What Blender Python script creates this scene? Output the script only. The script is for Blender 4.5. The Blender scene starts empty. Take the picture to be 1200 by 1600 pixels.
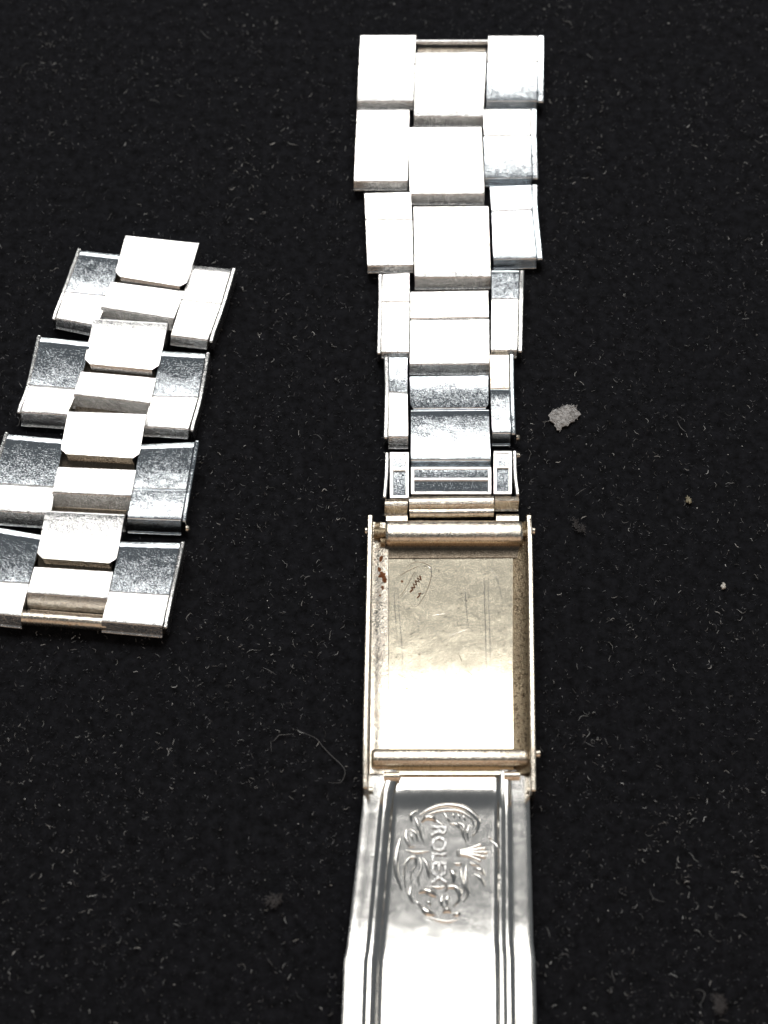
import bpy, math, random
import numpy as np
from mathutils import Vector
S = 0.001                      # everything below is in millimetres, the scene is in metres
rnd = random.Random(7)
R = math.radians
scene = bpy.context.scene

# ------------------------------------------------------------------ camera
TILT, DIST, FPX = 25.0, 190.0, 2755.0
ct, st = math.cos(R(TILT)), math.sin(R(TILT))
CAM = (0.0, -DIST * st, DIST * ct)
cam_d = bpy.data.cameras.new('camera'); cam = bpy.data.objects.new('camera', cam_d)
scene.collection.objects.link(cam)
cam.location = [c * S for c in CAM]; cam.rotation_euler = (R(TILT), 0, 0)
cam_d.sensor_fit = 'VERTICAL'; cam_d.sensor_height = 24.0; cam_d.lens = FPX / 1600 * 24.0
cam_d.clip_start = 0.005; cam_d.clip_end = 20
cam_d.dof.use_dof = True; cam_d.dof.focus_distance = 0.190; cam_d.dof.aperture_fstop = 18
scene.camera = cam

def P(px, py, z=0.0):
    """photo pixel -> point (mm) where the ray through it crosses height z"""
    x = (px - 600) / FPX; y = (800 - py) / FPX
    d = (x, y * ct + st, y * st - ct)
    t = (z - CAM[2]) / d[2]
    return (CAM[0] + d[0] * t, CAM[1] + d[1] * t, z)

# ------------------------------------------------------------------ world and lamps
w = bpy.data.worlds.new('World'); scene.world = w; w.use_nodes = True
bg = w.node_tree.nodes['Background']
bg.inputs[0].default_value = (0.86, 0.93, 1.0, 1); bg.inputs[1].default_value = 0.13
scene.view_settings.view_transform = 'Standard'; scene.view_settings.look = 'None'
scene.view_settings.gamma = 1.0; scene.view_settings.exposure = 0.0

def area(name, loc, target, sx, sy, radiance, col):
    l = bpy.data.lights.new(name, 'AREA'); l.shape = 'RECTANGLE'
    l.size = sx * S; l.size_y = sy * S
    l.energy = radiance * math.pi * sx * sy * S * S; l.color = col
    o = bpy.data.objects.new(name, l); scene.collection.objects.link(o)
    o.location = [c * S for c in loc]
    d = Vector(target) - Vector(loc); o.rotation_euler = d.to_track_quat('-Z', 'Y').to_euler()
    return o
area('desk_lamp', (-15, 330, 480), (0, 0, 0), 430, 250, 7.8, (1.0, 0.985, 0.96))
area('warm_fill', (60, -440, 290), (0, 0, 0), 640, 420, 0.72, (1.0, 0.68, 0.44))  # added fill standing in for room bounce; browns the links' near-end bands

# ------------------------------------------------------------------ materials
def new_mat(name):
    m = bpy.data.materials.new(name); m.use_nodes = True
    nt = m.node_tree
    return m, nt, nt.nodes['Principled BSDF']

def N(nt, t, **kw):
    n = nt.nodes.new(t)
    for k, v in kw.items():
        setattr(n, k, v)
    return n

def mathn(nt, op, a, b=None, clamp=False):
    n = N(nt, 'ShaderNodeMath', operation=op, use_clamp=clamp)
    for i, v in enumerate((a, b)):
        if v is None: continue
        if isinstance(v, (int, float)): n.inputs[i].default_value = v
        else: nt.links.new(v, n.inputs[i])
    return n.outputs[0]

def ramp(nt, fac, stops):
    n = N(nt, 'ShaderNodeValToRGB'); nt.links.new(fac, n.inputs[0])
    el = n.color_ramp.elements
    while len(el) < len(stops): el.new(0.5)
    for e, (p, c) in zip(el, stops):
        e.position = p; e.color = (c, c, c, 1) if isinstance(c, (int, float)) else (*c, 1)
    return n.outputs[0]

def pos_mm(nt):
    g = N(nt, 'ShaderNodeNewGeometry')
    v = N(nt, 'ShaderNodeVectorMath', operation='SCALE'); v.inputs['Scale'].default_value = 1000.0
    nt.links.new(g.outputs['Position'], v.inputs[0])
    return v.outputs[0]

def scratch_layer(nt, p, angle, along, across, seed, width=0.03):
    """thin lines where a stretched noise crosses its middle value"""
    mp = N(nt, 'ShaderNodeMapping'); mp.inputs['Rotation'].default_value = (0, 0, R(angle))
    mp.inputs['Location'].default_value = (seed * 13.7, seed * 7.1, seed * 3.3)
    nt.links.new(p, mp.inputs[0])
    sc = N(nt, 'ShaderNodeVectorMath', operation='MULTIPLY'); sc.inputs[1].default_value = (along, across, along)
    nt.links.new(mp.outputs[0], sc.inputs[0])
    nz = N(nt, 'ShaderNodeTexNoise'); nz.inputs['Scale'].default_value = 1.0; nz.inputs['Detail'].default_value = 2.0
    nt.links.new(sc.outputs[0], nz.inputs['Vector'])
    d = mathn(nt, 'ABSOLUTE', mathn(nt, 'SUBTRACT', nz.outputs[0], 0.5))
    return mathn(nt, 'SUBTRACT', 1.0, mathn(nt, 'DIVIDE', d, width, True), True)

def metal(name, col, rough, scratch=0.5, grain=0.3, tarnish=0.0, tcol=(0.22, 0.12, 0.06), patch=0.12, wob=0.25, pits=0.0, pt=0.30):
    m, nt, b = new_mat(name)
    p = pos_mm(nt)
    b.inputs['Metallic'].default_value = 1.0
    # colour: faint cloudiness, brown film where tarnished
    nz = N(nt, 'ShaderNodeTexNoise'); nz.inputs['Scale'].default_value = 0.55; nz.inputs['Detail'].default_value = 6
    nz.inputs['Roughness'].default_value = 0.65
    nt.links.new(p, nz.inputs['Vector'])
    mix = N(nt, 'ShaderNodeMix', data_type='RGBA')
    mix.inputs['A'].default_value = (*[c * 0.88 for c in col], 1); mix.inputs['B'].default_value = (*col, 1)
    nt.links.new(ramp(nt, nz.outputs[0], [(0.35, 0.0), (0.65, 1.0)]), mix.inputs['Factor'])
    out = mix.outputs['Result']
    nz2 = N(nt, 'ShaderNodeTexNoise'); nz2.inputs['Scale'].default_value = 1.7; nz2.inputs['Detail'].default_value = 8
    nz2.inputs['Roughness'].default_value = 0.75
    nt.links.new(p, nz2.inputs['Vector'])
    if tarnish > 0:
        mix2 = N(nt, 'ShaderNodeMix', data_type='RGBA'); mix2.inputs['B'].default_value = (*tcol, 1)
        nt.links.new(out, mix2.inputs['A'])
        f = ramp(nt, nz2.outputs[0], [(0.50, 0.0), (0.72, 1.0)])
        nt.links.new(mathn(nt, 'MULTIPLY', f, tarnish, True), mix2.inputs['Factor'])
        out = mix2.outputs['Result']
    if pits > 0:
        vo = N(nt, 'ShaderNodeTexNoise'); vo.inputs['Scale'].default_value = 3.2; vo.inputs['Detail'].default_value = 3 if pt < 0.35 else 7
        nt.links.new(p, vo.inputs['Vector'])
        mix3 = N(nt, 'ShaderNodeMix', data_type='RGBA'); mix3.inputs['B'].default_value = (0.05, 0.03, 0.02, 1)
        nt.links.new(out, mix3.inputs['A'])
        f = ramp(nt, vo.outputs[0], [(0.0, 1.0), (pt, 1.0), (pt + 0.035 + (pt - 0.3) * 0.9, 0.0)])
        nt.links.new(mathn(nt, 'MULTIPLY', f, pits, True), mix3.inputs['Factor'])
        out = mix3.outputs['Result']
    nt.links.new(out, b.inputs['Base Color'])
    # scratches
    s = None
    for i, (a, al, ac, wd) in enumerate([(12, 0.9, 6.0, 0.045), (-38, 1.0, 5.5, 0.04), (63, 0.8, 6.5, 0.04), (88, 0.5, 5, 0.022),
                                          (-71, 1.1, 6, 0.035)]):
        l = scratch_layer(nt, p, a, al, ac, i + 1, wd)
        s = l if s is None else mathn(nt, 'MAXIMUM', s, l)
    fine = N(nt, 'ShaderNodeTexNoise'); fine.inputs['Scale'].default_value = 7.0; fine.inputs['Detail'].default_value = 4
    nt.links.new(p, fine.inputs['Vector'])
    big = N(nt, 'ShaderNodeTexNoise'); big.inputs['Scale'].default_value = 0.42; big.inputs['Detail'].default_value = 1.5
    nt.links.new(p, big.inputs['Vector'])
    # roughness: patches of wear
    r = mathn(nt, 'ADD', mathn(nt, 'MULTIPLY', mathn(nt, 'SUBTRACT', nz2.outputs[0], 0.5), patch), rough)
    r = mathn(nt, 'ADD', r, mathn(nt, 'MULTIPLY', s, 0.10 * scratch))
    nt.links.new(r, b.inputs['Roughness'])
    h = mathn(nt, 'MULTIPLY', s, -0.0000060 * scratch)
    h = mathn(nt, 'ADD', h, mathn(nt, 'MULTIPLY', fine.outputs[0], 0.000016 * grain))
    h = mathn(nt, 'ADD', h, mathn(nt, 'MULTIPLY', big.outputs[0], 0.00016 * wob))
    bp = N(nt, 'ShaderNodeBump'); bp.inputs['Strength'].default_value = 1.0; bp.inputs['Distance'].default_value = 1.0
    nt.links.new(h, bp.inputs['Height']); nt.links.new(bp.outputs[0], b.inputs['Normal'])
    return m

M = {}
M['steel'] = metal('worn_polished_steel', (0.80, 0.79, 0.77), 0.15, 1.2, 0.22)
M['scuffed'] = metal('scuffed_steel', (0.70, 0.74, 0.77), 0.10, 0.55, 0.05, wob=0.5, patch=0.10)
M['warm'] = metal('yellowed_steel', (0.80, 0.73, 0.62), 0.19, 0.9, 0.7, tarnish=0.65, tcol=(0.34, 0.19, 0.09))
M['tray'] = metal('tarnished_inner_steel', (0.76, 0.69, 0.54), 0.235, 0.22, 0.10, tarnish=0.14, tcol=(0.50, 0.36, 0.22), pits=0.85, wob=0.20)
M['rough'] = metal('pitted_brown_steel', (0.42, 0.34, 0.23), 0.30, 1.4, 6.0, tarnish=0.8, tcol=(0.16, 0.09, 0.045), pits=0.7, pt=0.37)
M['blade'] = metal('bright_pressed_steel', (0.82, 0.80, 0.76), 0.165, 0.12, 0.06, wob=0.20, patch=0.09)
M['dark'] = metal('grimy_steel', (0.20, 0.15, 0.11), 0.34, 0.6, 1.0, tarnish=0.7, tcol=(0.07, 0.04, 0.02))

M['grime_shade'] = metal('dirty_shaded_steel', (0.22, 0.18, 0.135), 0.26, 0.5, 0.6, tarnish=0.6, tcol=(0.07, 0.045, 0.025))  # dirt on joints and loops, painted shade on the tray floor

def simple(name, col, rough=0.9, noise=0.0, scale=3.0, sheen=0.0, island=None):
    m, nt, b = new_mat(name)
    b.inputs['Roughness'].default_value = rough
    b.inputs['Specular IOR Level'].default_value = 0.15
    if island:
        g = N(nt, 'ShaderNodeNewGeometry')
        out = ramp(nt, g.outputs['Random Per Island'], island)
        nt.links.new(out, b.inputs['Base Color'])
    elif noise:
        nz = N(nt, 'ShaderNodeTexNoise'); nz.inputs['Scale'].default_value = scale; nz.inputs['Detail'].default_value = 6
        nz.inputs['Roughness'].default_value = 0.7
        nt.links.new(pos_mm(nt), nz.inputs['Vector'])
        mx = N(nt, 'ShaderNodeMix', data_type='RGBA')
        mx.inputs['A'].default_value = (*[c * (1 - noise) for c in col], 1); mx.inputs['B'].default_value = (*[c * (1 + noise) for c in col], 1)
        nt.links.new(ramp(nt, nz.outputs[0], [(0.3, 0.0), (0.7, 1.0)]), mx.inputs['Factor'])
        nt.links.new(mx.outputs['Result'], b.inputs['Base Color'])
        bp = N(nt, 'ShaderNodeBump'); bp.inputs['Strength'].default_value = 0.6; bp.inputs['Distance'].default_value = 0.0002
        nt.links.new(nz.outputs[0], bp.inputs['Height']); nt.links.new(bp.outputs[0], b.inputs['Normal'])
    else:
        b.inputs['Base Color'].default_value = (*col, 1)
    if sheen:
        b.inputs['Sheen Weight'].default_value = sheen; b.inputs['Sheen Roughness'].default_value = 0.6
    return m
M['felt'] = simple('black_velvet', (0.0075, 0.0078, 0.0095), 1.0, 0.8, 0.9)
M['pile'] = simple('black_velvet_pile', (0, 0, 0), 0.9, island=[(0.0, (0.006, 0.006, 0.007)), (0.5, (0.016, 0.0165, 0.019)), (0.85, (0.044, 0.045, 0.050)), (1.0, (0.19, 0.19, 0.195))])
M['lint'] = simple('pale_lint', (0, 0, 0), 0.9, island=[(0.0, (0.04, 0.04, 0.04)), (0.5, (0.15, 0.15, 0.15)), (0.85, (0.34, 0.34, 0.33)), (1.0, (0.75, 0.75, 0.73))])
M['hair'] = simple('pale_fibre', (0.16, 0.16, 0.16), 0.8)
M['flake'] = simple('grey_paper_flake', (0.45, 0.44, 0.43), 0.95, 0.5, 6.0)
M['fluff'] = simple('grey_fluff', (0.09, 0.085, 0.085), 0.95, 0.5, 5.0)
M['speck'] = simple('white_speck', (0.75, 0.73, 0.68), 0.8)
M['crumb'] = simple('yellowish_crumb', (0.34, 0.31, 0.22), 0.8, 0.3, 5.0)
M['rust'] = simple('rust', (0.19, 0.072, 0.03), 0.9, 0.5, 4.0)

# ------------------------------------------------------------------ mesh helpers (millimetres in, one object out)
def mesh_obj(name, verts, faces, mat, parent=None, bevel=0.0, smooth=True, seg=2):
    V = np.array(verts, float)
    c = V.mean(axis=0); c[2] = V[:, 2].min()
    me = bpy.data.meshes.new(name)
    me.from_pydata([tuple(v) for v in (V - c) * S], [], faces)
    me.validate(); me.update()
    import bmesh
    bm = bmesh.new(); bm.from_mesh(me); bmesh.ops.recalc_face_normals(bm, faces=bm.faces); bm.to_mesh(me); bm.free()
    if smooth:
        me.polygons.foreach_set('use_smooth', [True] * len(me.polygons))
        if not bevel: me.set_sharp_from_angle(angle=R(50))
    me.materials.append(M[mat])
    o = bpy.data.objects.new(name, me); scene.collection.objects.link(o)
    wl = Vector([x * S for x in c])
    if parent is not None:
        o.parent = parent; o.location = wl - world_loc(parent)
    else: o.location = wl
    if bevel:
        b = o.modifiers.new('edge', 'BEVEL'); b.width = bevel * S; b.segments = seg; b.limit_method = 'ANGLE'
        b.angle_limit = R(38); b.harden_normals = True
    return o

def world_loc(o):
    v = Vector(o.location)
    while o.parent: o = o.parent; v = v + Vector(o.location)
    return v

def empty(name, loc, parent=None):
    o = bpy.data.objects.new(name, None); scene.collection.objects.link(o)
    o.empty_display_size = 0.003
    wl = Vector([x * S for x in loc])
    o.location = wl if parent is None else wl - world_loc(parent)
    if parent is not None: o.parent = parent
    return o

def tag(o, label, cat=None, group=None, kind=None):
    if label: o['label'] = label
    if cat: o['category'] = cat
    if group: o['group'] = group
    if kind: o['kind'] = kind
    return o

def plate(name, mat, NL, NR, SR, SL, zN, zS, parent, band=0, crown=0.04, bottom=0.25, rc=0.0, rcN=0.0, bevel=0.22, nround=0.16, lip=True, drop=None):
    """plate whose top face has these photo corners at heights zN (far edge) and zS (near edge);
    the near end rolls over into a slanted band and a lip"""
    zN2 = zN if isinstance(zN, tuple) else (zN, zN); zS2 = zS if isinstance(zS, tuple) else (zS, zS)
    A, B = np.array(P(*NL, zN2[0])), np.array(P(*NR, zN2[1])); C, D = np.array(P(*SR, zS2[1])), np.array(P(*SL, zS2[0]))
    L = np.linalg.norm((C + D) / 2 - (A + B) / 2); W = np.linalg.norm((B + C) / 2 - (A + D) / 2)
    T = min(zN2 + zS2) - bottom
    pr = [(0.25, -T), (0.0, -T + 0.2 if T > 0.5 else -T * .6), (0.0, -nround * 1.3), (nround * 0.3, -nround * 0.55), (nround * 1.0, -nround * (0.28 if nround > 0.2 else 0.12)), (nround * 1.6, -nround * (0.08 if nround > 0.2 else 0.02))]
    n = 9
    for i in range(n + 1):
        x = i / n; s = nround * 2 + x * (L - nround * 2)
        pr.append((s, crown * 4 * (s / L) * (1 - s / L) * 1.0))
    if band:
        mid_y = (NL[1] + SL[1]) / 2
        a = R(TILT) + math.atan((800 - mid_y) / FPX)
        k = band / 14.2
        ds = k / (math.cos(a) + 1.4 * math.sin(a)) * 0.78; dh = 1.4 * ds
        sc = min(1.0, (T - 0.15) / (dh + 0.35)); dh *= sc
        pr += [(L + 0.05, -0.008), (L + 0.11, -0.03), (L + 0.15, -0.065), (L + 0.18, -0.11)]
        for q in (0.33, 0.66, 1.0):
            pr.append((L + 0.18 + ds * q * 0.8 , -0.11 - dh * q))
        e = L + 0.18 + ds * 0.8; hh = -0.11 - dh
        if lip and T + hh > 0.25:
            pr += [(e - 0.08, hh - 0.06), (e + 0.06, hh - 0.09), (e + 0.20, hh - 0.16), (e + 0.22, hh - 0.26), (e - 0.05, hh - 0.34)]
            hh -= 0.3
        pr.append((e - 0.25, min(hh - 0.02, -T)))
    else:
        pr += [(L + 0.0, -0.05), (L + 0.0, -T)]
    vs = []; fs = []
    for (s, h) in pr:
        v = s / L
        ins = 0.0
        if rc and s > L - rc: ins = max(ins, rc - math.sqrt(max(0, rc * rc - min(rc, s - (L - rc)) ** 2)))
        if rcN and s < rcN: ins = max(ins, rcN - math.sqrt(max(0, rcN * rcN - min(rcN, rcN - s) ** 2)))
        ui = min(ins / W, 0.3)
        for u in (ui, 1 - ui):
            p = (A * (1 - u) + B * u) * (1 - v) + (D * (1 - u) + C * u) * v
            vs.append((p[0], p[1], p[2] + h))
    m = len(pr)
    for i in range(m):
        j = (i + 1) % m
        fs.append((2 * i, 2 * i + 1, 2 * j + 1, 2 * j))
    fs.append(tuple(2 * i for i in range(m))); fs.append(tuple(2 * i + 1 for i in range(m))[::-1])
    return mesh_obj(name, vs, fs, mat, parent, bevel, seg=3)

def wall(name, mat, pts, width, zb, parent, bevel=0.08, subdiv=True):
    bevel = min(width * 0.34, 0.2)
    """upright strip along a polyline; pts are (x, y, ztop) in mm; grows to the right of the path"""
    pts = [np.array(p, float) for p in pts]
    vs = []; fs = []
    n = len(pts)
    for i, p in enumerate(pts):
        d = pts[min(i + 1, n - 1)] - pts[max(i - 1, 0)]; d[2] = 0; d /= np.linalg.norm(d)
        q = np.array((d[1], -d[0], 0)) * width
        z0 = zb[i] if isinstance(zb, (list, tuple)) else zb
        vs += [tuple(p), tuple(p + q), (p[0] + q[0], p[1] + q[1], z0), (p[0], p[1], z0)]
    for i in range(n - 1):
        a, b = 4 * i, 4 * i + 4
        for k in range(4):
            fs.append((a + k, a + (k + 1) % 4, b + (k + 1) % 4, b + k))
    fs += [(0, 1, 2, 3), (4 * n - 4, 4 * n - 3, 4 * n - 2, 4 * n - 1)]
    return mesh_obj(name, vs, fs, mat, parent, bevel, seg=4)

def tube_data(pts, r, sides=8, taper=False, close=False, flat=1.0):
    pts = [np.array(p, float) for p in pts]; n = len(pts); vs = []; fs = []
    for i, p in enumerate(pts):
        d = pts[(i + 1) % n if close else min(i + 1, n - 1)] - pts[(i - 1) % n if close else max(i - 1, 0)]
        d /= (np.linalg.norm(d) + 1e-9)
        up = np.array((0, 0, 1.0)) if abs(d[2]) < 0.9 else np.array((1.0, 0, 0))
        a = np.cross(d, up); a /= np.linalg.norm(a); b = np.cross(a, d)
        rr = r[i] if isinstance(r, (list, tuple)) else r
        if taper: rr *= 0.25 + 0.75 * math.sin(math.pi * (i + 0.3) / (n - 0.4))
        for k in range(sides):
            t = 2 * math.pi * k / sides
            vs.append(tuple(p + a * math.cos(t) * rr + b * math.sin(t) * rr * flat))
    for i in range(n if close else n - 1):
        j = (i + 1) % n
        for k in range(sides):
            fs.append((i * sides + k, i * sides + (k + 1) % sides, j * sides + (k + 1) % sides, j * sides + k))
    if not close:
        fs.append(tuple(range(sides))[::-1]); fs.append(tuple((n - 1) * sides + k for k in range(sides)))
    return vs, fs

def tube(name, mat, pts, r, parent=None, sides=12, bevel=0.0, **kw):
    v, f = tube_data(pts, r, sides, **kw)
    return mesh_obj(name, v, f, mat, parent, bevel)

def smooth_path(pts, n=6):
    """Catmull-Rom through the points"""
    pts = [np.array(p, float) for p in pts]; out = []
    q = [2 * pts[0] - pts[1]] + pts + [2 * pts[-1] - pts[-2]]
    for i in range(1, len(q) - 2):
        for k in range(n):
            t = k / n
            out.append(0.5 * ((2 * q[i]) + (-q[i-1] + q[i+1]) * t + (2*q[i-1] - 5*q[i] + 4*q[i+1] - q[i+2]) * t*t + (-q[i-1] + 3*q[i] - 3*q[i+1] + q[i+2]) * t**3))
    out.append(pts[-1]); return out

# ------------------------------------------------------------------ the velvet
def velvet():
    n = 60; vs = []; fs = []
    for i in range(n + 1):
        for j in range(n + 1):
            vs.append((-260 + 520 * i / n, -240 + 560 * j / n, 0.0))
    for i in range(n):
        for j in range(n):
            a = i * (n + 1) + j; fs.append((a, a + n + 1, a + n + 2, a + 1))
    g = mesh_obj('ground_cloth', vs, fs, 'felt'); tag(g, 'matte black velvet cloth under everything', kind='structure')
    # pile: short leaning fibres over the part the camera can see and a margin round it
    rs = np.random.RandomState(3)
    K = 420000
    x = rs.uniform(-75, 75, K); y = rs.uniform(-80, 100, K)
    def vn(cell, seed):
        g = np.random.RandomState(seed).uniform(-1, 1, (int(260 / cell) + 3, int(260 / cell) + 3))
        u = (x + 130) / cell; v = (y + 130) / cell; i = u.astype(int); j = v.astype(int); u = u - i; v = v - j
        u = u * u * (3 - 2 * u); v = v * v * (3 - 2 * v)
        return (g[i, j] * (1 - u) + g[i + 1, j] * u) * (1 - v) + (g[i, j + 1] * (1 - u) + g[i + 1, j + 1] * u) * v
    cl = 0.5 * vn(6.0, 1) + 0.7 * vn(1.3, 2) + 1.2 * vn(0.55, 3)
    keep = rs.uniform(-0.9, 1.6, K) < cl
    x = x[keep]; y = y[keep]; K = len(x)
    ang = rs.uniform(0, 2 * np.pi, K); ln = rs.uniform(0.15, 0.5, K); lean = rs.uniform(0.5, 1.35, K)
    hx = np.cos(ang) * np.sin(lean) * ln; hy = np.sin(ang) * np.sin(lean) * ln; hz = np.cos(lean) * ln
    px = -np.sin(ang) * 0.036; py = np.cos(ang) * 0.036
    V = np.empty((K, 3, 3)); 
    V[:, 0] = np.stack([x - px, y - py, np.full(K, 0.002)], 1); V[:, 1] = np.stack([x + px, y + py, np.full(K, 0.002)], 1)
    V[:, 2] = np.stack([x + hx, y + hy, hz], 1)
    me = bpy.data.meshes.new('velvet_pile')
    me.vertices.add(3 * K); me.vertices.foreach_set('co', (V * S).ravel())
    me.loops.add(3 * K); me.loops.foreach_set('vertex_index', np.arange(3 * K, dtype=np.int32))
    me.polygons.add(K); me.polygons.foreach_set('loop_start', np.arange(0, 3 * K, 3, dtype=np.int32))
    me.update(calc_edges=True); me.materials.append(M['pile'])
    o = bpy.data.objects.new('velvet_pile', me); scene.collection.objects.link(o)
    tag(o, 'short black fibres of the velvet cloth', kind='stuff')
velvet()

def lint():
    r = random.Random(21); V = []; F = []
    def put(v, f):
        b = len(V); V.extend(v); F.extend([tuple(i + b for i in q) for q in f])
    cents = [(r.uniform(-250, 1450), r.uniform(-250, 1800)) for _ in range(260)]
    for _ in range(5200):
        if r.random() < 0.45:
            cx, cy = r.choice(cents); px, py = cx + r.gauss(0, 22), cy + r.gauss(0, 16)
        else: px, py = r.uniform(-250, 1450), r.uniform(-250, 1800)
        x, y, _z = P(px, py, 0)
        z = r.uniform(0.15, 0.42)
        if r.random() < 0.35:                                     # dots
            s = r.uniform(0.03, 0.085) * (1.8 if r.random() < 0.05 else 1)
            v = [(x + s*r.uniform(.6,1.2), y, z), (x - s*r.uniform(.6,1.2), y, z), (x, y + s*r.uniform(.6,1.2), z), (x, y - s*r.uniform(.6,1.2), z), (x, y, z + s * .6), (x, y, z - s * .6)]
            put(v, [(0, 2, 4), (2, 1, 4), (1, 3, 4), (3, 0, 4), (2, 0, 5), (1, 2, 5), (3, 1, 5), (0, 3, 5)])
        else:
            a = r.uniform(0, 6.28); bend = r.uniform(-1.0, 1.0) * (1.6 if r.random() < 0.4 else 0.6)
            ln = r.uniform(0.2, 0.95) * (1.8 if r.random() < 0.08 else 1.0); n = 6; pts = []
            for k in range(n):
                pts.append((x, y, z + r.uniform(-.12, .05))); x += math.cos(a) * ln / n; y += math.sin(a) * ln / n; a += bend * r.uniform(-0.1, 1.2) + r.gauss(0, 0.35)
            v, f = tube_data(pts, r.uniform(0.018, 0.04), 3, taper=True); put(v, f)
    o = mesh_obj('lint', V, F, 'lint', smooth=False)
    tag(o, 'tiny pale lint fibres and dust specks scattered over the black velvet', kind='stuff')
lint()

def blob(name, mat, outline, z0, th, label, cat, seed=1, fuzzy=0, fmat=None, core=1.0):
    """irregular flake from a photo outline with ragged edge and uneven top"""
    r = random.Random(seed); pts = [np.array(P(x, y, z0)) for x, y in outline]
    pp = []
    for i, p in enumerate(pts):
        q = pts[(i + 1) % len(pts)]
        for k in range(4):
            t = k / 4; m = p * (1 - t) + q * t
            pp.append(m + np.array((r.uniform(-.14, .14), r.uniform(-.14, .14), 0)))
    c = sum(pp) / len(pp); n = len(pp); vs = []; fs = []
    rings = [1.0, 0.8, 0.55, 0.3]
    for ri, k in enumerate(rings):
        for p in pp:
            m = c + (p - c) * k * core
            vs.append((m[0], m[1], z0 + (th * r.uniform(0.5, 1.1) if ri else 0.3 * th)))
    vs.append((c[0], c[1], z0 + th)); top = len(vs) - 1
    for p in pp: vs.append((*(c + (p - c) * core)[:2], z0 - 0.05))
    for ri in range(3):
        for i in range(n):
            j = (i + 1) % n; fs.append((ri*n+i, ri*n+j, (ri+1)*n+j, (ri+1)*n+i))
    for i in range(n):
        j = (i + 1) % n; fs.append((3*n+i, 3*n+j, top)); fs.append((top+1+i, top+1+j, j, i))
    fs.append(tuple(top + 1 + i for i in range(n))[::-1])
    o = mesh_obj(name, vs, fs, mat, smooth=False)
    if fuzzy:
        V = []; F = []
        for _ in range(fuzzy):
            p = pp[r.randrange(n)]; m = c + (p - c) * r.uniform(0.4, 1.0); a = r.uniform(0, 6.28); x, y = m[0], m[1]; q = []
            for k in range(4):
                q.append((x, y, z0 + th * 0.6 + r.uniform(0, .15))); x += math.cos(a) * 0.13; y += math.sin(a) * 0.13; a += r.uniform(-.9, .9)
            v, f = tube_data(q, 0.022, 3); b = len(V); V.extend(v); F.extend([tuple(i + b for i in g) for g in f])
        mesh_obj('fuzz', V, F, fmat or mat, parent=o, smooth=False)
    return tag(o, label, cat)
blob('paper_flake', 'flake', [(856,650),(866,640),(884,634),(897,632),(900,640),(906,647),(900,656),(888,662),(878,670),(872,674),(866,664)], 0.3, 0.16,
     'ragged light grey flake lying on the velvet beside the narrow end of the long strap', 'flake', 5, 170)
blob('dust_speck', 'speck', [(1128,912),(1132,911),(1134,916),(1131,920),(1127,919)], 0.3, 0.2, 'brightest white speck, alone on the velvet far right of the clasp', 'speck', 6)
blob('crumb', 'crumb', [(1071,776),(1076,774),(1080,781),(1078,786),(1073,784)], 0.3, 0.2, 'tiny yellowish crumb on the velvet well right of the clasp tray', 'crumb', 7)
blob('lint_ball', 'fluff', [(1114,1556),(1124,1554),(1132,1565),(1133,1576),(1124,1583),(1117,1578),(1122,1568)], 0.3, 0.3,
     'pale grey ball of lint near the lower right corner of the cloth', 'lint', 8, 260, core=.55)
blob('fluff_tuft', 'fluff', [(414,1405),(424,1399),(436,1396),(441,1404),(434,1412),(428,1418),(420,1412)], 0.3, 0.12,
     'faint grey tuft of fluff on the velvet left of the bright clasp blade', 'lint', 9, 120, core=.25)
blob('dust_smudge', 'fluff', [(890,808),(897,812),(908,822),(918,830),(914,834),(903,829),(895,821)], 0.28, 0.06,
     'faint elongated dusty smear on the velvet just right of the hinge', 'dust', 10, 90, core=.15)
def hair(name, px, z, r, label, m='hair'):
    pts = smooth_path([P(a + rnd.uniform(-1, 1), b + rnd.uniform(-1, 1), z + rnd.uniform(-.14, .05)) for a, b in px], 5)
    r *= 0.72
    tag(tube(name, m, pts, r, sides=5, taper=True), label, 'fibre', 'longer fibres lying on the velvet')
hair('loose_fibre', [(463,1140),(478,1146),(495,1154),(505,1168),(520,1182),(533,1194),(539,1206),(535,1220),(526,1224),(512,1223)], 0.4, 0.042, 'longest pale fibre, hooked like a fish hook beside the lower left of the clasp tray')
hair('loose_fibre', [(425,1158),(430,1157),(436,1149),(446,1148),(458,1146)], 0.4, 0.045, 'short kinked pale fibre left of the long hooked fibre')
hair('loose_fibre', [(424,1176),(423,1166),(424,1158)], 0.4, 0.03, 'thin upright wisp under the short kinked fibre')
hair('loose_fibre', [(1085,1547),(1093,1546),(1100,1552),(1098,1563),(1091,1570)], 0.4, 0.04, 'pale fibre curled into a drop shape beside the lint ball at lower right')
hair('loose_fibre', [(1014,1390),(1019,1400),(1028,1407),(1040,1409)], 0.4, 0.035, 'thin bent fibre on the empty velvet at lower right')
hair('loose_fibre', [(1059,658),(1064,668),(1071,676)], 0.4, 0.055, 'thick straight pale fibre on the velvet right of the grey flake')
hair('loose_fibre', [(898,774),(908,767),(916,762)], 0.4, 0.035, 'straight slanting fibre on the velvet below the grey flake')
hair('loose_fibre', [(410,1043),(420,1047),(432,1055)], 0.42, 0.04, 'straight pale fibre on the velvet between short strap and clasp tray')
hair('loose_fibre', [(313,46),(320,55),(330,62)], 0.4, 0.04, 'bent fibre at the top of the cloth left of the long strap')
hair('loose_fibre', [(872,1494),(878,1491),(886,1492),(889,1497)], 0.4, 0.04, 'small arched fibre on the velvet right of the bright clasp blade')

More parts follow.
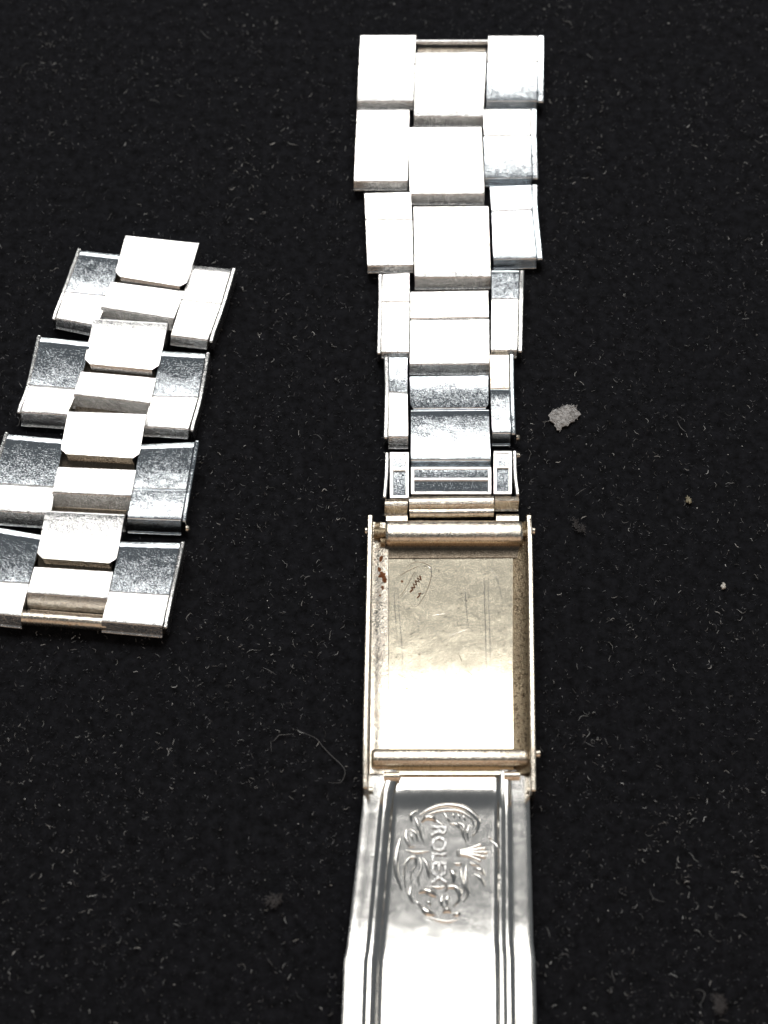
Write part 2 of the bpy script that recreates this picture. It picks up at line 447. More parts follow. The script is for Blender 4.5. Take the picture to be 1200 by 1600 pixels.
# ------------------------------------------------------------------ bracelet links
def tlo(y): return (18.5 - (TILT + math.degrees(math.atan((800 - y) / FPX)))) / 2
def bend(g, N0, S0, zN):
    """near-edge height and crown for a plate whose surface turns from g[0] to g[1] degrees past the lamp's edge"""
    L = abs(P(*N0, zN)[1] - P(*S0, zN)[1])
    a, b = math.radians(tlo(N0[1]) + g[0]), math.radians(tlo(S0[1]) + g[1])
    dz = L * math.tan((a + b) / 2)
    return zN + dz, L * (a - b) / 8

def outer_link(parent, side, n, m, s, band, z, mats=('steel', 'steel'), strip=None, seam=0.10, rivet=None, crowns=(0.03, 0.03), label=None, bot=0.3, gu=None, gl=None, nr=0.16):
    """n, m, s: (left px, right px) at the far edge, seam and near edge; z heights there (left, right pairs allowed)"""
    zn, zm, zs = z
    if gu is not None:
        zm, c0 = bend(gu, n[0], m[0], zn); zs, c1 = bend(gl, m[0], s[0], zm); crowns = (c0, c1)
        if zs - 2.45 != 0:                     # keep the row at its usual height
            d = (z[2] - zs) * 0.6; zn += d; zm += d; zs += d
    lo = plate('outer_link', mats[1], m[0], m[1], s[1], s[0], zm, zs, parent, band=band, crown=crowns[1], nround=0.05, bottom=bot)
    g = seam * 14
    ml, mr = (m[0][0], m[0][1] - g), (m[1][0], m[1][1] - g)
    plate('upper_plate', mats[0], n[0], n[1], mr, ml, zn, zm, lo, crown=crowns[0], bottom=bot, nround=nr)
    if strip:
        k = 0 if side == 'L' else 1
        w0, w1 = strip
        f = lambda p, z, d: P(p[0] + d, p[1], z + 0.06)
        zz = [q if not isinstance(q, tuple) else q[k] for q in (zn, zm, zs)]
        if side == 'L':
            base = [f(s[k], zz[2], -w1 - 0.5), f(m[k], zz[1] - .08, -(w0 + w1) / 2 + 0.6), f(n[k], zz[0], -w0 - 0.5)]
        else:
            base = [f(n[k], zz[0], 0.6), f(m[k], zz[1] - .08, 0.3), f(s[k], zz[2], 0.6)]
        a, b = base[0], base[-1]
        path = smooth_path(base, 4)
        path = [np.array(q) for q in path]
        # run the strip down past the near end like the band below it
        path[0 if side == 'L' else -1] = path[0 if side == 'L' else -1] + np.array((0, -0.25, -0.12))
        wmm = (w0 + w1) / 2 / 14.2
        if side == 'L':
            path = path[::-1]; path = [p + np.array((wmm, 0, 0)) for p in path]
            # growing to the right of a path that runs towards the viewer means growing to the left in the picture
            wall('side_plate', mats[1], path, wmm, 0.2, lo, 0.07)
        else:
            path = path[::-1]
            wall('side_plate', mats[1], path, wmm, 0.2, lo, 0.07)
    if rivet:
        for (x, y, zc, d) in rivet:
            q = P(x, y, zc)
            tube('rivet', 'warm', [(q[0], q[1], zc), (q[0] + 0.3 * d, q[1], zc), (q[0] + 0.42 * d, q[1], zc)], [0.42, 0.38, 0.2], lo, 10)
    if label: lo['label'] = label
    return lo

def centre_link(parent, n, s, band, z, m=None, m2=None, mats=('steel', 'steel'), rc=0.0, crowns=(0.05, 0.05), step=0.0, bot=0.25, gu=None, gl=None):
    if gu is not None:
        if m is None:
            zs, c = bend(gu, n[0], s[0], z[0]); d = (z[-1] - zs) * .6; z = (z[0] + d, zs + d); crowns = (c, c)
        else:
            zm, c0 = bend(gu, n[0], m[0], z[0]); zs, c1 = bend(gl, (m2 or m)[0], s[0], zm - step); d = (z[-1] - zs) * .6
            z = (z[0] + d, zm + d, zs + d); crowns = (c0, c1)
    if m is None:
        return plate('centre_link', mats[1], n[0], n[1], s[1], s[0], z[0], z[-1], parent, band=band, crown=crowns[1], bottom=bot)
    m2 = m2 or m
    lo = plate('centre_link', mats[1], m2[0], m2[1], s[1], s[0], z[1] - step, z[2], parent, band=band, crown=crowns[1], bottom=bot, nround=0.12)
    plate('upper_plate', mats[0], n[0], n[1], m[1], m[0], z[0], z[1], lo, crown=crowns[0], rc=rc, bottom=bot + 0.1)
    return lo

# ---- long strap with clasp
long_strap = empty('watch_bracelet', P(700, 620, 0))
tag(long_strap, 'long strap of riveted steel links with open folding clasp, on black velvet', 'watch bracelet')
B = long_strap
st_ = ('steel', 'steel'); sc_ = ('scuffed', 'scuffed'); ss = ('steel', 'scuffed')
tube('spring_bar', 'steel', [P(645, 66, 2.1), P(700, 66, 2.1), P(766, 66, 2.1)], 0.33, B, 14)
outer_link(B, 'L', [(563,53),(650,53)], [(561,100),(648,100)], [(558,157),(646,157)], 11, (2.5, 2.55, 2.6), st_, None, 0.03, gu=(5, 5), gl=(5, -1.5))
outer_link(B, 'L', [(558,170),(640,170)], [(556,214),(639,214)], [(553,282),(637,282)], 13, (2.4, 2.45, 2.55), st_, None, 0.03, gu=(5, 5), gl=(5, 5))
outer_link(B, 'L', [(569,300),(642,298)], [(571,343),(644,343)], [(574,414),(646,413)], 9, (2.3, 2.3, 2.4), st_, None, 0.05, gu=(5, 5), gl=(5, 4))
outer_link(B, 'L', [(598,427),(640,424)], [(597,472),(640,472)], [(596,549),(639,549)], 6, (2.2, 2.2, 2.3), st_, (7, 7), 0.09, gu=(5, 5), gl=(5, 5))
outer_link(B, 'L', [(608,556),(637,556)], [(608,613),(637,615)], [(607,681),(638,681)], 20, (2.1, 2.15, 2.3), ('scuffed','steel'), (8, 8), 0.09, gu=(3, -4), gl=(6, 5))
outer_link(B, 'R', [(763,54),(840,54)], [(762,97),(840,97)], [(760,156),(839,156)], 11, (2.5, 2.5, 2.45), ss, (11, 12), 0.07, gu=(6, 5), gl=(4, -3))
outer_link(B, 'R', [(755,169),(829,169)], [(756,213),(829,212)], [(757,277),(831,276)], 11, (2.4, 2.4, 2.3), ss, (11, 11), 0.10, gu=(5, 4), gl=(3, -3))
outer_link(B, 'R', [(765,290),(830,287)], [(768,332),(831,329)], [(771,404),(838,402)], 15, (2.3, 2.2, 2.28), sc_, (11, 11), 0.20, gu=(2, 1), gl=(1, 2.5))
outer_link(B, 'R', [(768,421),(811,421)], [(768,468),(810,468)], [(767,546),(808,546)], 10, (2.4, 2.2, 2.25), ('scuffed','steel'), (7, 10), 0.10, gu=(-4, -1), gl=(5, 5))
outer_link(B, 'R', [(765,552),(795,552)], [(766,608),(796,608)], [(769,675),(798,675)], 21, (2.1, 2.15, 2.2), ('warm','scuffed'), (8, 8), 0.10, rivet=[(807,684,1.2,1)], gu=(5, 0.5), gl=(-5, 4))
plate('link_joint', 'warm', (653, 71), (759, 71), (759, 92), (652, 92), 1.5, 1.9, B, crown=0.15, bottom=0.5)
centre_link(B, [(650,80),(760,79)], [(647,180),(755,181)], 16, (2.55, 2.6), gu=(6, -0.5))
centre_link(B, [(639,197),(752,196)], [(640,302),(757,302)], 17, (2.5, 2.6), gu=(6, 3))
centre_link(B, [(646,321),(763,320)], [(648,432),(767,431)], 20, (2.4, 2.45), gu=(4, 1.5))
centre_link(B, [(641,454),(763,452)], [(640,568),(765,567)], 16, (2.3, 2.3, 2.45), m=[(641,497),(764,495)], m2=[(641,499),(764,497)], gu=(5, 4), gl=(6, 4))
centre_link(B, [(640,586),(763,584)], [(642,717),(767,717)], 11, (2.35, 2.05, 2.75), m=[(641,638),(764,637)], m2=[(642,640),(764,639)], mats=sc_, gu=(3, -7), gl=(-6.5, 5.5), rc=0.3)
# last, narrow rows: recessed panels in raised frames
def framed(parent, name, x0, x1, y0, y1, z, bars, mat='scuffed', fmat='steel'):
    b = plate(name, mat, (x0, y0), (x1, y0), (x1, y1), (x0, y1), z - 0.05, z - 0.60, parent, crown=0.05, bottom=0.3)
    t = 4.5
    for (a, c, d, e) in [(x0, x1, y0, y0 + t), (x0, x1, y1 - t, y1)] + [(x0, x1, q - 2, q + 2) for q in bars]:
        plate('frame_bar', fmat, (a, d), (c, d), (c, e), (a, e), z + .03, z + .03, b, crown=0, bottom=z - 0.5, bevel=0.05, nround=0.05)
    for (a, c) in [(x0 - 1, x0 + t), (x1 - t, x1 + 1)]:
        plate('frame_bar', fmat, (a, y0), (c, y0), (c, y1), (a, y1), z, z, b, crown=0, bottom=z - 0.5, bevel=0.05, nround=0.05)
    return b
framed(B, 'outer_link', 610, 638, 706, 778, 2.1, [733])
framed(B, 'outer_link', 772, 799, 704, 772, 2.1, [729])
framed(B, 'centre_link', 643, 767, 729, 772, 2.15, [748])
for side, pts in (('L', [(608,706),(607,740),(604,778)]), ('R', [(801,703),(802,740),(806,774)])):
    q = [P(x, y, 2.2) for x, y in pts][::-1]
    if side == 'L': wall('side_plate', 'steel', smooth_path(q[::-1], 4), 0.45, 0.2, B, 0.07)
    else: wall('side_plate', 'steel', smooth_path(q, 4), 0.45, 0.2, B, 0.07)
q = P(807, 712, 1.3); tube('rivet', 'warm', [(q[0], q[1], 1.3), (q[0] + 0.35, q[1], 1.3)], [0.4, 0.3], B, 10)
# knuckles that carry the hinge
plate('knuckle', 'warm', (602, 778), (638, 778), (637, 789), (601, 789), 2.1, 2.2, B, band=15, crown=0.08, nround=0.25)
plate('knuckle', 'warm', (773, 774), (811, 774), (811, 781), (773, 781), 2.1, 2.2, B, band=17, crown=0.08, nround=0.25)
plate('knuckle', 'warm', (639, 775), (771, 773), (772, 786), (639, 787), 2.25, 2.3, B, band=10, crown=0.06, nround=0.2)
tube('hinge_pin', 'warm', [P(640, 802, 1.35), P(700, 802, 1.35), P(771, 801, 1.35)], 0.62, B, 14)
for x0, x1 in ((603, 637), (775, 811)):
    plate('knuckle', 'warm', (x0, 802), (x1, 802), (x1, 814), (x0, 814), 1.3, 1.5, B, crown=0.03, bottom=0.6)

# ---- clasp tray
def yz(py, z): return P(600, py, z)[1]
TX0, TX1 = P(583, 1000, 0.7)[0], P(826, 1000, 0.7)[0]
y_n, y_s = yz(822, 0.7), yz(1214, 0.7)
_ft = [(822, -3.5), (880, -5.0), (950, -4.0), (1000, -2.4), (1040, -0.6), (1068, 2.2), (1095, 6.0), (1120, 7.5), (1214, 7.5)]
_fp = np.linspace(822, 1214, 80); _fy = np.array([-yz(q, 0.7) for q in _fp])
_sl = np.tan(np.radians(np.interp(_fp, [a for a, b in _ft], [b for a, b in _ft])))
_fz = np.concatenate([[0], np.cumsum(np.diff(_fy) * (_sl[1:] + _sl[:-1]) / 2)])
def tilt_z(y):                      # concave floor
    return float(np.interp(-y, _fy, _fz))
def grid(name, mat, xs, ys, zf, parent, thick=0.35, bevel=0.0):
    vs = []; fs = []; nx, ny = len(xs[0]) if isinstance(xs[0], (list, tuple)) else len(xs), len(ys)
    for lay in (0, 1):
        for j, y in enumerate(ys):
            row = xs[j] if isinstance(xs[0], (list, tuple)) else xs
            for i, x in enumerate(row):
                vs.append((x, y, zf(i, j, x, y) - lay * thick))
    n = nx * ny
    for j in range(ny - 1):
        for i in range(nx - 1):
            a = j * nx + i
            fs.append((a, a + 1, a + nx + 1, a + nx)); fs.append((n + a, n + a + nx, n + a + nx + 1, n + a + 1))
    for i in range(nx - 1):
        fs.append((i, n + i, n + i + 1, i + 1)); a = (ny - 1) * nx + i; fs.append((a, a + 1, n + a + 1, n + a))
    for j in range(ny - 1):
        a = j * nx; fs.append((a, a + nx, n + a + nx, n + a)); a += nx - 1; fs.append((a, n + a, n + a + nx, a + nx))
    return mesh_obj(name, vs, fs, mat, parent, bevel)
tray = empty('clasp_tray', P(703, 1010, 0), B)
wx = lambda px, py, z: P(px, py, z)[0]
def floor_z(y): return 1.42 + tilt_z(y)
ny = 40
ysf = [y_n + (y_s - y_n) * j / (ny - 1) for j in range(ny)]
def lerp(a, b, t): return a + (b - a) * t
rows = []
for j in range(ny):
    t = j / (ny - 1)
    l, r = lerp(wx(606, 822, .8), wx(606, 1190, .8), t), lerp(wx(801, 822, .8), wx(801, 1190, .8), t)
    rows.append([lerp(l, r, k / 16) for k in range(17)])
grid('tray_floor', 'tray', rows, ysf, lambda i, j, x, y: floor_z(y) + 0.02 * abs(i - 8) / 8, tray)
ls = []; rs_ = []
for j in range(ny):
    t = j / (ny - 1)
    ls.append([lerp(wx(a, 822, .9), wx(b, 1190, .9), t) for a, b in ((582, 578), (590, 586), (592, 588), (606.5, 606.5), (607.5, 607.5))])
    rs_.append([lerp(wx(a, 822, .9), wx(b, 1190, .9), t) for a, b in ((800, 800), (803, 803), (811, 811), (819, 820), (827, 829))])
grid('tray_ledge', 'warm', ls, ysf, lambda i, j, x, y: floor_z(y) + (0.30, 0.30, 0.22, 0.20, 0.02)[i], tray)
grid('tray_ledge', 'rough', rs_, ysf, lambda i, j, x, y: floor_z(y) + (-0.05, -0.02, 0.22, 0.50, 1.3)[i], tray)['label'] = 'pitted brown ledge'
ZW = 3.0
def wallpath(pts, z): return smooth_path([P(x, y, zz) for (x, y), zz in zip(pts, z)], 6)
lw = [(583,803),(582,860),(579,1000),(576,1150),(576,1232)]
wall('side_wall', 'warm', wallpath(lw, [2.5, 2.75, 3.3, 3.9, 3.9]), 0.62, 0.15, tray, 0.12)
rw = [(822,803),(824,860),(826,1000),(828,1150),(829,1236)]
wall('side_wall', 'warm', wallpath(rw[::-1], [3.9, 3.9, 3.3, 2.75, 2.5]), 0.62, 0.15, tray, 0.12)
# inward lips at the near corners of the side walls
for x0, x1 in ((568, 583), (824, 838)):
    plate('wall_lip', 'warm', (x0, 1228), (x1, 1229), (x1, 1236), (x0, 1235), 2.2, 2.2, tray, crown=0, bottom=0.6)
# hinge tube at the far end: a flattened barrel
def barrel(name, mat, x0, x1, yc, zc, ry, rz, parent, n=28, ends=0.0, e=2.0, rot=0):
    cr, sr = math.cos(R(rot)), math.sin(R(rot))
    vs = []; fs = []
    xs = [x0, x0 + 0.12, x0 + 0.35, x1 - 0.35, x1 - 0.12, x1]; sc = [0.8 - ends, 0.94 - ends * .4, 1, 1, 0.94 - ends * .4, 0.8 - ends]
    for x, s in zip(xs, sc):
        for k in range(n):
            t = 2 * math.pi * k / n; c, s_ = math.cos(t), math.sin(t)
            p, q = ry * s * math.copysign(abs(c) ** (2 / e), c), rz * s * math.copysign(abs(s_) ** (2 / e), s_)
            vs.append((x, yc + p * cr + q * sr, zc - p * sr + q * cr))
    for i in range(len(xs) - 1):
        for k in range(n):
            fs.append((i*n+k, i*n+(k+1)%n, (i+1)*n+(k+1)%n, (i+1)*n+k))
    fs.append(tuple(range(n))); fs.append(tuple((len(xs)-1)*n+k for k in range(n))[::-1])
    return mesh_obj(name, vs, fs, mat, parent)
yt0, yt1 = yz(815, 2.6), yz(853, 1.6)
barrel('hinge_tube', 'warm', wx(602, 835, 2.2), wx(817, 835, 2.2), (yt0 + yt1) / 2 + 0.15, 1.95, (yt0 - yt1) / 2 + 0.15, 1.0, tray, e=2.6, rot=6)
for (x, y, z, d) in [(573, 830, 1.9, -1), (833, 830, 1.9, 1), (841, 1178, 1.8, 1)]:
    q = P(x, y, z); tube('rivet', 'warm', [(q[0] - 0.5 * d, q[1], z), (q[0] + 0.15 * d, q[1], z), (q[0] + 0.3 * d, q[1], z)], [0.5, 0.45, 0.2], tray, 12)
q0, q1 = P(584, 833, 2.0), P(604, 833, 2.0)
tube('hinge_pin', 'rough', [q0, [(a + b) / 2 for a, b in zip(q0, q1)], q1], 0.55, tray, 14)
q0, q1 = P(815, 833, 2.0), P(826, 833, 2.0)
tube('hinge_pin', 'rough', [q0, [(a + b) / 2 for a, b in zip(q0, q1)], q1], 0.45, tray, 14)
for cx, cy, rr in ((590, 822, .55), (598, 845, .5)):
    q = P(cx, cy, 1.9); tube('hinge_collar', 'rough', [(q[0] - .25, q[1], 1.6), (q[0] + .25, q[1], 1.6)], rr, tray, 14)
barrel('cross_bar', 'warm', wx(580, 1181, 2.3), wx(826, 1181, 2.3), yz(1181, 2.2) - .15, 2.05, 0.86, 0.72, tray, ends=.15, e=2.7, rot=11)
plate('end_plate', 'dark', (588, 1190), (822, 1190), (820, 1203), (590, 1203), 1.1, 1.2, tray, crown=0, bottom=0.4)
plate('tube_shade', 'grime_shade', (600, 850), (818, 850), (817, 871), (604, 872), 1.55, 1.28, tray, crown=-0.05, bottom=0.9, bevel=0.05)  # added dark strip: the hinge tube's shade put into colour
# engraved marks on the floor
def on_floor(px, py, up=0.012):
    z = 0.8
    for _ in range(4): z = floor_z(P(px, py, z)[1]) + up
    return P(px, py, z)
def mark(pts, r, mat, name='scratch', n=5):
    return tube(name, mat, smooth_path([on_floor(*p) for p in pts], n), r, tray, 6, taper=True)
mark([(630,890),(640,882),(652,878),(664,880),(672,886),(674,898),(669,918),(660,936),(650,948),(640,944)], 0.036, 'dark', 'engraved_line')
mark([(669,884),(674,892),(674,902)], 0.05, 'blade', 'engraved_line')
mark([(619,903),(632,895),(646,888),(656,884)], 0.036, 'dark', 'engraved_line')
mark([(618,938),(628,928),(637,914),(645,898),(652,887)], 0.03, 'dark', 'engraved_line')
mark([(622,942),(632,930),(640,920)], 0.03, 'blade', 'engraved_line')
for p in ([(757,890),(757,930),(759,1000),(760,1060)], [(763,900),(764,950),(766,1010),(767,1060)], [(765,888),(776,903),(782,925),(785,950)],
          [(620,900),(624,960),(628,1010),(629,1050)], [(616,905),(617,950),(620,1000)], [(727,915),(728,945),(732,980)],
          [(672,975),(685,994),(697,1012)], [(700,995),(715,989),(730,983)], [(676,962),(695,959)], [(655,970),(654,985)]):
    mark(p, 0.038, 'blade')
for p in ([(730,1048),(740,1056)], [(640,1055),(662,1066),(678,1076)], [(716,1020),(722,1034)], [(620,1053),(640,1062)]):
    mark(p, 0.03, 'dark')
zig = [(641,925),(645,921),(643,918),(648,918),(646,912),(651,914),(649,907),(655,909),(652,903),(658,906),(656,900)]
tube('rust_mark', 'rust', [on_floor(*p) for p in zig], 0.10, tray, 5)
tube('rust_mark', 'rust', [on_floor(*p) for p in [(652,934),(656,930),(654,928),(658,927)]], 0.08, tray, 5)
def rust_blob(cx, cy, rr, up, seed):
    r = random.Random(seed); c = on_floor(cx, cy, up); vs = [(c[0], c[1], c[2] + 0.03)]; n = 14
    for k in range(n):
        t = 2 * math.pi * k / n; q = rr * r.uniform(0.45, 1.15); vs.append((c[0] + q * math.cos(t), c[1] + q * 1.3 * math.sin(t), c[2]))
    fs = [(0, 1 + k, 1 + (k + 1) % n) for k in range(n)]
    for k in range(n): vs.append((vs[1 + k][0], vs[1 + k][1], c[2] - 0.1))
    fs += [(1 + k, 1 + n + k, 1 + n + (k + 1) % n, 1 + (k + 1) % n) for k in range(n)]
    mesh_obj('rust_spot', vs, fs, 'rust', tray, smooth=False)
for i, (x, y, rr, up) in enumerate([(597,898,.42,.24),(601,905,.3,.24),(593,890,.28,.26),(598,918,.2,.24),(595,872,.3,.24),(628,908,.18,.02),(594,930,.12,.24)]):
    rust_blob(x, y, rr, up, 40 + i)

# ---- clasp blade
blade = empty('clasp_blade', P(700, 1400, 0), B)
LE = [(1200,578),(1212,577),(1236,569),(1300,562),(1429,548),(1490,541),(1500,538),(1600,534),(1720,529)]
RE = [(1200,825),(1212,826),(1231,827),(1350,830),(1472,833),(1500,836),(1600,838),(1720,842)]
def interp(tab, y):
    for (a, b), (c, d) in zip(tab, tab[1:]):
        if y <= c: return b + (d - b) * (y - a) / (c - a)
    return tab[-1][1]
_bt = [(1200, 2.4), (1270, 2.0), (1340, 2.8), (1390, 3.3), (1430, 4.2), (1475, 7.5), (1520, 10.0), (1560, 11.0), (1720, 11.0)]
_bp = np.linspace(1200, 1722, 120); _by = np.array([-yz(q, 1.6) for q in _bp])
_sl = np.tan(np.radians(np.interp(_bp, [a for a, b in _bt], [b for a, b in _bt])))
_bz = 1.6 + np.concatenate([[0], np.cumsum(np.diff(_by) * (_sl[1:] + _sl[:-1]) / 2)])
def bz(py):                          # height of the blade's flange plane along its length
    return float(np.interp(py, _bp, _bz))
US = [0, .02, .055, .095, .108, .118, .130, .145, .158, .170, .178, .190, .215]
HS = [-.10, 0, .02, -.02, .05, .20, .26, .24, .08, .02, -.22, -.42, -.46]
mid = [.27, .35, .43, .51, .59, .67, .74]
UR = [.775, .797, .812, .820, .835, .850, .862, .874, .884, .896, .925, .96, .985, 1.0]
HR = [-.46, -.42, -.22, .02, .06, .22, .28, .24, .06, -.02, .01, .02, 0, -.10]
US = US + mid + UR; HS = HS + [-.47] * len(mid) + HR
def blade_row(py): 
    z = bz(py); return P(600, py, z)[1], [P(lerp(interp(LE, py), interp(RE, py), u), py, z)[0] for u in US]
pys = [1203, 1206, 1210, 1215, 1222, 1230, 1238, 1244, 1250, 1256, 1264, 1276] + list(range(1290, 1721, 14))
BY = []; BX = []
for py in pys:
    y, xs = blade_row(py); BY.append(y); BX.append(xs)
def panel_dip(py):                   # the far end of the panel is a raised roll that drops to the flat panel
    if py < 1258: return float(np.interp(py, [1203, 1208, 1225, 1236, 1246, 1258], [-0.02, 0.06, 0.22, 0.26, 0.17, 0.0]))
    return 0.0
def bladez(i, j, x, y):
    h = HS[i]; py = pys[j]
    if 10 <= i <= len(HS) - 12: h += panel_dip(py) * (1 if 12 <= i <= len(HS) - 14 else 0.6)
    k = min(1, max(0, (py - 1210) / 60))
    if not (10 <= i <= len(HS) - 12): h *= 0.3 + 0.7 * k
    return bz(py) + h
grid('blade_panel', 'blade', BX, BY, bladez, blade, thick=0.3)
def on_blade(px, py, up=0.0):
    z = bz(py) - 0.47; q = P(px, py, z); return (q[0], q[1], z + up)
for x, y in ((612, 1212), (800, 1211)):
    q = P(x, y, 1.9); tube('hinge_knuckle', 'warm', [(q[0] - .8, q[1], 1.55), (q[0] + .8, q[1], 1.55)], 0.5, blade, 12)
# embossed ornament, lettering and coronet
emb = empty('emblem', on_blade(690, 1340), blade)
def orn(pts, r=0.13, n=6, up=0.0, taper=True):
    r *= 1.45
    tube('ornament_scroll', 'blade', smooth_path([on_blade(600 + x / 6, 1230 + y / 6, up) for x, y in pts], n), r, emb, 8, taper=taper, flat=0.8)
for p, r in [
    ([(335,260),(430,205),(560,170),(700,180),(810,230),(880,310),(870,400),(820,460)], .20),
    ([(360,285),(470,235),(590,215),(700,225),(790,270),(840,340),(825,420)], .11),
    ([(640,240),(665,290)], .08), ([(690,245),(715,300)], .08), ([(740,260),(765,320)], .08), ([(560,235),(590,290),(620,340)], .10),
    ([(350,330),(400,285),(460,295),(480,330)], .22), ([(480,300),(530,345),(590,370)], .10),
    ([(260,330),(255,260),(315,215)], .12), ([(290,280),(310,330),(335,420),(370,520)], .12),
    ([(210,400),(205,470),(240,550),(290,560)], .13), ([(240,390),(290,430),(320,520)], .10), ([(250,430),(270,500)], .08),
    ([(700,330),(750,370),(740,440),(770,520)], .12), ([(800,350),(780,430),(790,510)], .10), ([(615,340),(680,350),(720,400)], .11),
    ([(205,590),(300,610),(420,600)], .12), ([(150,480),(125,600),(110,740),(130,860),(165,970)], .17),
    ([(1000,500),(1060,560),(1070,680),(1080,830)], .17), ([(970,460),(1010,490)], .10),
    ([(210,980),(190,850),(200,730),(240,665),(290,660),(300,720),(260,800),(250,900)], .13),
    ([(330,660),(350,740),(320,850),(330,930)], .10), ([(360,660),(400,720),(415,800),(425,860)], .12),
    ([(250,930),(240,1020),(275,1090)], .12), ([(300,1060),(340,1120)], .08),
    ([(620,760),(650,820),(650,900)], .20), ([(640,715),(700,720),(730,715)], .13),
    ([(770,730),(765,820),(770,920),(785,1000),(745,1080)], .15), ([(720,760),(730,850),(745,960),(720,1030)], .09),
    ([(840,760),(900,775),(950,830)], .17), ([(840,810),(900,850),(950,930)], .13), ([(790,700),(830,720),(900,735)], .12),
    ([(325,990),(390,970),(450,1000),(490,1030)], .24), ([(430,930),(520,940),(590,925)], .12),
    ([(570,980),(610,935),(670,940),(705,990),(700,1060),(650,1120)], .19), ([(545,1010),(535,1080),(555,1140)], .12), ([(600,1000),(590,1060),(600,1110)], .15),
    ([(340,1110),(400,1170),(480,1200)], .26), ([(550,1180),(590,1150),(630,1180)], .24), ([(640,1200),(680,1190),(725,1180)], .20),
    ([(400,1215),(500,1245),(600,1260),(700,1235)], .12), ([(400,1060),(440,1110)], .12)]:
    orn(p, r)
# coronet: a base bar, five points fanning out and a bead on each tip (its top faces the right)
for k, (tx, ty) in enumerate([(905,540),(945,572),(965,612),(945,655),(900,690)]):
    orn([(715, 612 + (k - 2) * 8), (800, 612 + (k - 2) * 17), (tx, ty)], .12, 4, 0.05, False)
    q = on_blade(600 + tx / 6, 1230 + ty / 6, 0.05)
    tube('ornament_bead', 'blade', [(q[0] - .12, q[1], q[2]), (q[0] - .07, q[1], q[2]), (q[0], q[1], q[2]), (q[0] + .07, q[1], q[2]), (q[0] + .12, q[1], q[2])], [.03, .12, .15, .12, .03], emb, 8)
orn([(705,580),(695,612),(705,645)], .12, 4, 0.05, False)
# raised lettering reading away down the blade
def lettering():
    cu = bpy.data.curves.new('lettering', 'FONT'); cu.body = 'ROLEX'; cu.size = 2.0; cu.extrude = 0.1; cu.bevel_depth = 0.05; cu.bevel_resolution = 1
    cu.align_x = 'CENTER'; cu.align_y = 'CENTER'; cu.offset = 0.02; cu.space_character = 1.0
    tmp = bpy.data.objects.new('tmp', cu); scene.collection.objects.link(tmp)
    me = bpy.data.meshes.new_from_object(tmp.evaluated_get(bpy.context.evaluated_depsgraph_get()))
    bpy.data.objects.remove(tmp); V = [v.co.copy() for v in me.vertices]; F = [tuple(p.vertices) for p in me.polygons]
    xs = [v.x for v in V]; ys = [v.y for v in V]
    w_, h_ = max(xs) - min(xs), max(ys) - min(ys); cx, cy = (max(xs) + min(xs)) / 2, (max(ys) + min(ys)) / 2
    out = []
    for v in V:
        a = (v.x - cx) / w_; b = (v.y - cy) / h_          # a runs down the picture, b runs to the right
        q = on_blade(600 + (515 + b * 150) / 6, 1230 + (640 + a * 560) / 6)
        out.append((q[0], q[1], q[2] + 0.06 + v.z))
    o = mesh_obj('lettering', out, F, 'steel', emb)
lettering()

# ------------------------------------------------------------------ short strap
short_strap = empty('watch_bracelet', P(180, 700, 0))
tag(short_strap, 'short slanting strap of riveted steel links cut by the left edge, no clasp', 'watch bracelet')
B = short_strap
DK = -1
def LZ(t): return (2.75, 2.25, 2.6) if t == 'dark' else (2.3, 2.35, 2.55)
outer_link(B, 'L', [(127,388),(193,395)], [(102,456),(170,463)], [(88,496),(152,508)], 17, (2.75, 2.35, 2.5), ('scuffed','steel'), (6, 8), 0.04, gu=(-8, 1), gl=(6, 5), nr=0.45)
outer_link(B, 'L', [(64,523),(143,531)], [(46,603),(122,609)], [(33,642),(105,647)], 25, (2.8, 2.2, 2.6), ('scuffed','steel'), (6, 8), 0.12, gu=(-8.5, -0.5), gl=(5, 3), nr=0.45)
outer_link(B, 'L', [(13,675),(100,683)], [(-13,756),(86,762)], [(-28,795),(80,802)], 25, (2.8, 2.2, 2.6), ('scuffed','steel'), (6, 8), 0.12, gu=(-8.5, -0.5), gl=(4, 3), nr=0.45)
outer_link(B, 'L', [(-35,815),(66,833)], [(-60,905),(45,912)], [(-72,951),(33,961)], 20, (2.8, 2.2, 2.6), ('scuffed','steel'), (6, 8), 0.08, gu=(-8.5, -0.5), gl=(6, 5), nr=0.45)
outer_link(B, 'R', [(300,411),(362,417)], [(284,468),(345,475)], [(267,523),(325,530)], 14, (2.4, 2.4, 2.55), st_, (7, 7), 0.03, gu=(5, 5), gl=(5, 5), nr=0.45)
outer_link(B, 'R', [(252,545),(321,549)], [(237,619),(309,621)], [(225,665),(295,669)], 15, (2.75, 2.25, 2.5), ('scuffed','steel'), (7, 7), 0.05, gu=(-8, 0), gl=(6, 5), nr=0.45)
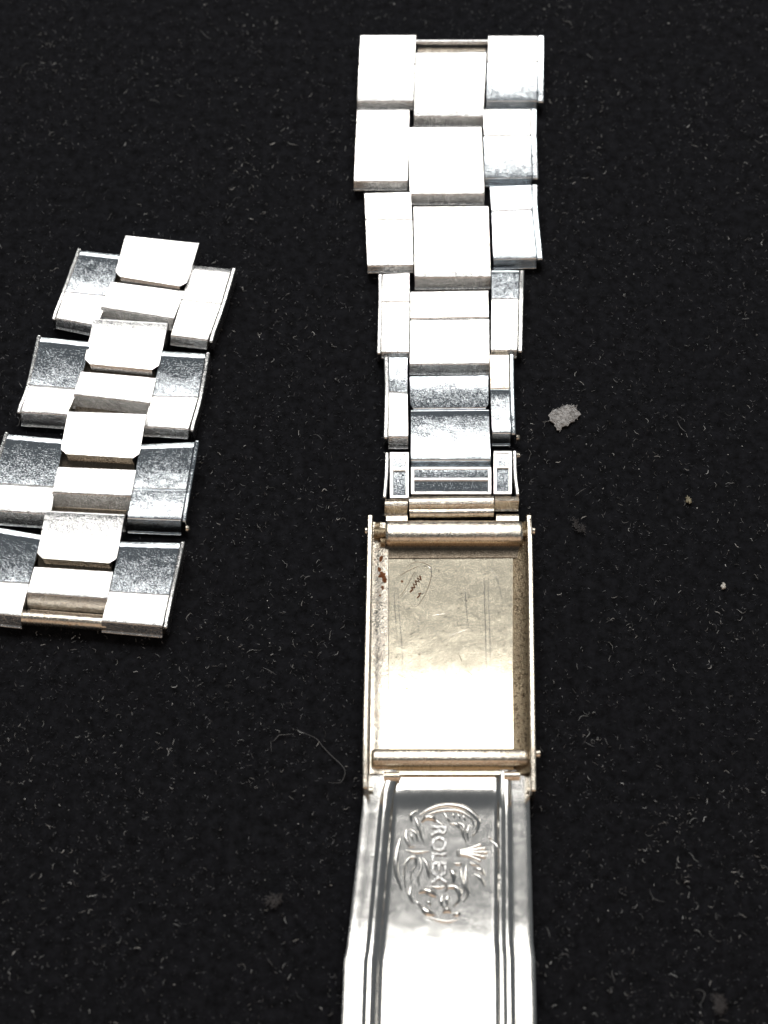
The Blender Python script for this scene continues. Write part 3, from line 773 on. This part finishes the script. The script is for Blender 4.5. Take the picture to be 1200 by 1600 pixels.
outer_link(B, 'R', [(219,691),(304,687)], [(207,764),(291,766)], [(199,808),(283,811)], 26, (2.75, 2.2, 2.45), ('scuffed','scuffed'), (7, 7), 0.12, rivet=[(291,826,1.0,1)], gu=(-8.5, -0.5), gl=(-2.5, 1.5), nr=0.45)
outer_link(B, 'R', [(188,843),(282,845)], [(171,924),(264,930)], [(159,969),(254,977)], 18, (2.75, 2.2, 2.6), ('scuffed','steel'), (6, 7), 0.05, gu=(-8.5, -0.5), gl=(6, 4), nr=0.45)
for n, m, m2, s, b in [
    ([(196,366),(312,378)], [(178,431),(290,449)], [(174,439),(289,453)], [(158,479),(272,497)], 14),
    ([(146,501),(263,508)], [(130,568),(247,579)], [(127,579),(245,589)], [(115,615),(235,629)], 20),
    ([(106,646),(229,650)], [(93,709),(217,717)], [(91,728),(213,733)], [(82,768),(205,774)], 26),
    ([(71,801),(195,807)], [(56,872),(181,881)], [(54,884),(177,892)], [(42,925),(168,934)], 30)]:
    up = 0 if n[0][1] == 366 else 5
    n = [(n[0][0], n[0][1] - up), (n[1][0], n[1][1] - up)]; b += 5
    gg = {366: (1.5, 6), 496: (-1.5, 6), 641: (4, 6), 796: (-2.5, 6)}[n[0][1]]
    centre_link(B, n, s, b, (2.85, 3.2, 2.95), m=m, m2=m2, rc=0.7, step=0.5, mats=('steel', 'steel'), gu=gg, gl=(5, 4))
    nx = {366: ((146, 501), (263, 508)), 496: ((106, 646), (229, 650)), 641: ((71, 801), (195, 807)), 796: ((40, 955), (165, 965))}[n[0][1]]
    plate('link_joint', 'grime_shade', (s[0][0] + 5, s[0][1] + b - 10), (s[1][0] - 5, s[1][1] + b - 10), (nx[1][0] - 5, nx[1][1] + 8), (nx[0][0] + 5, nx[0][1] + 8), 1.2, 0.9, B, crown=0.0, bottom=0.4)
    # folded inner loop seen in the gap under the raised plate
    (ax, ay), (bx, by) = m; (cx, cy), (dx, dy) = m2
    plate('inner_loop', 'grime_shade', (ax + 4, ay - 14), (bx - 4, by - 14), (dx - 4, dy + 14), (cx + 4, cy + 14), 2.1, 1.5, B, crown=0.0, bottom=0.5)
tube('spring_bar', 'warm', [P(24, 964, 1.3), P(95, 969, 1.3), P(168, 975, 1.3)], 0.78, B, 16)
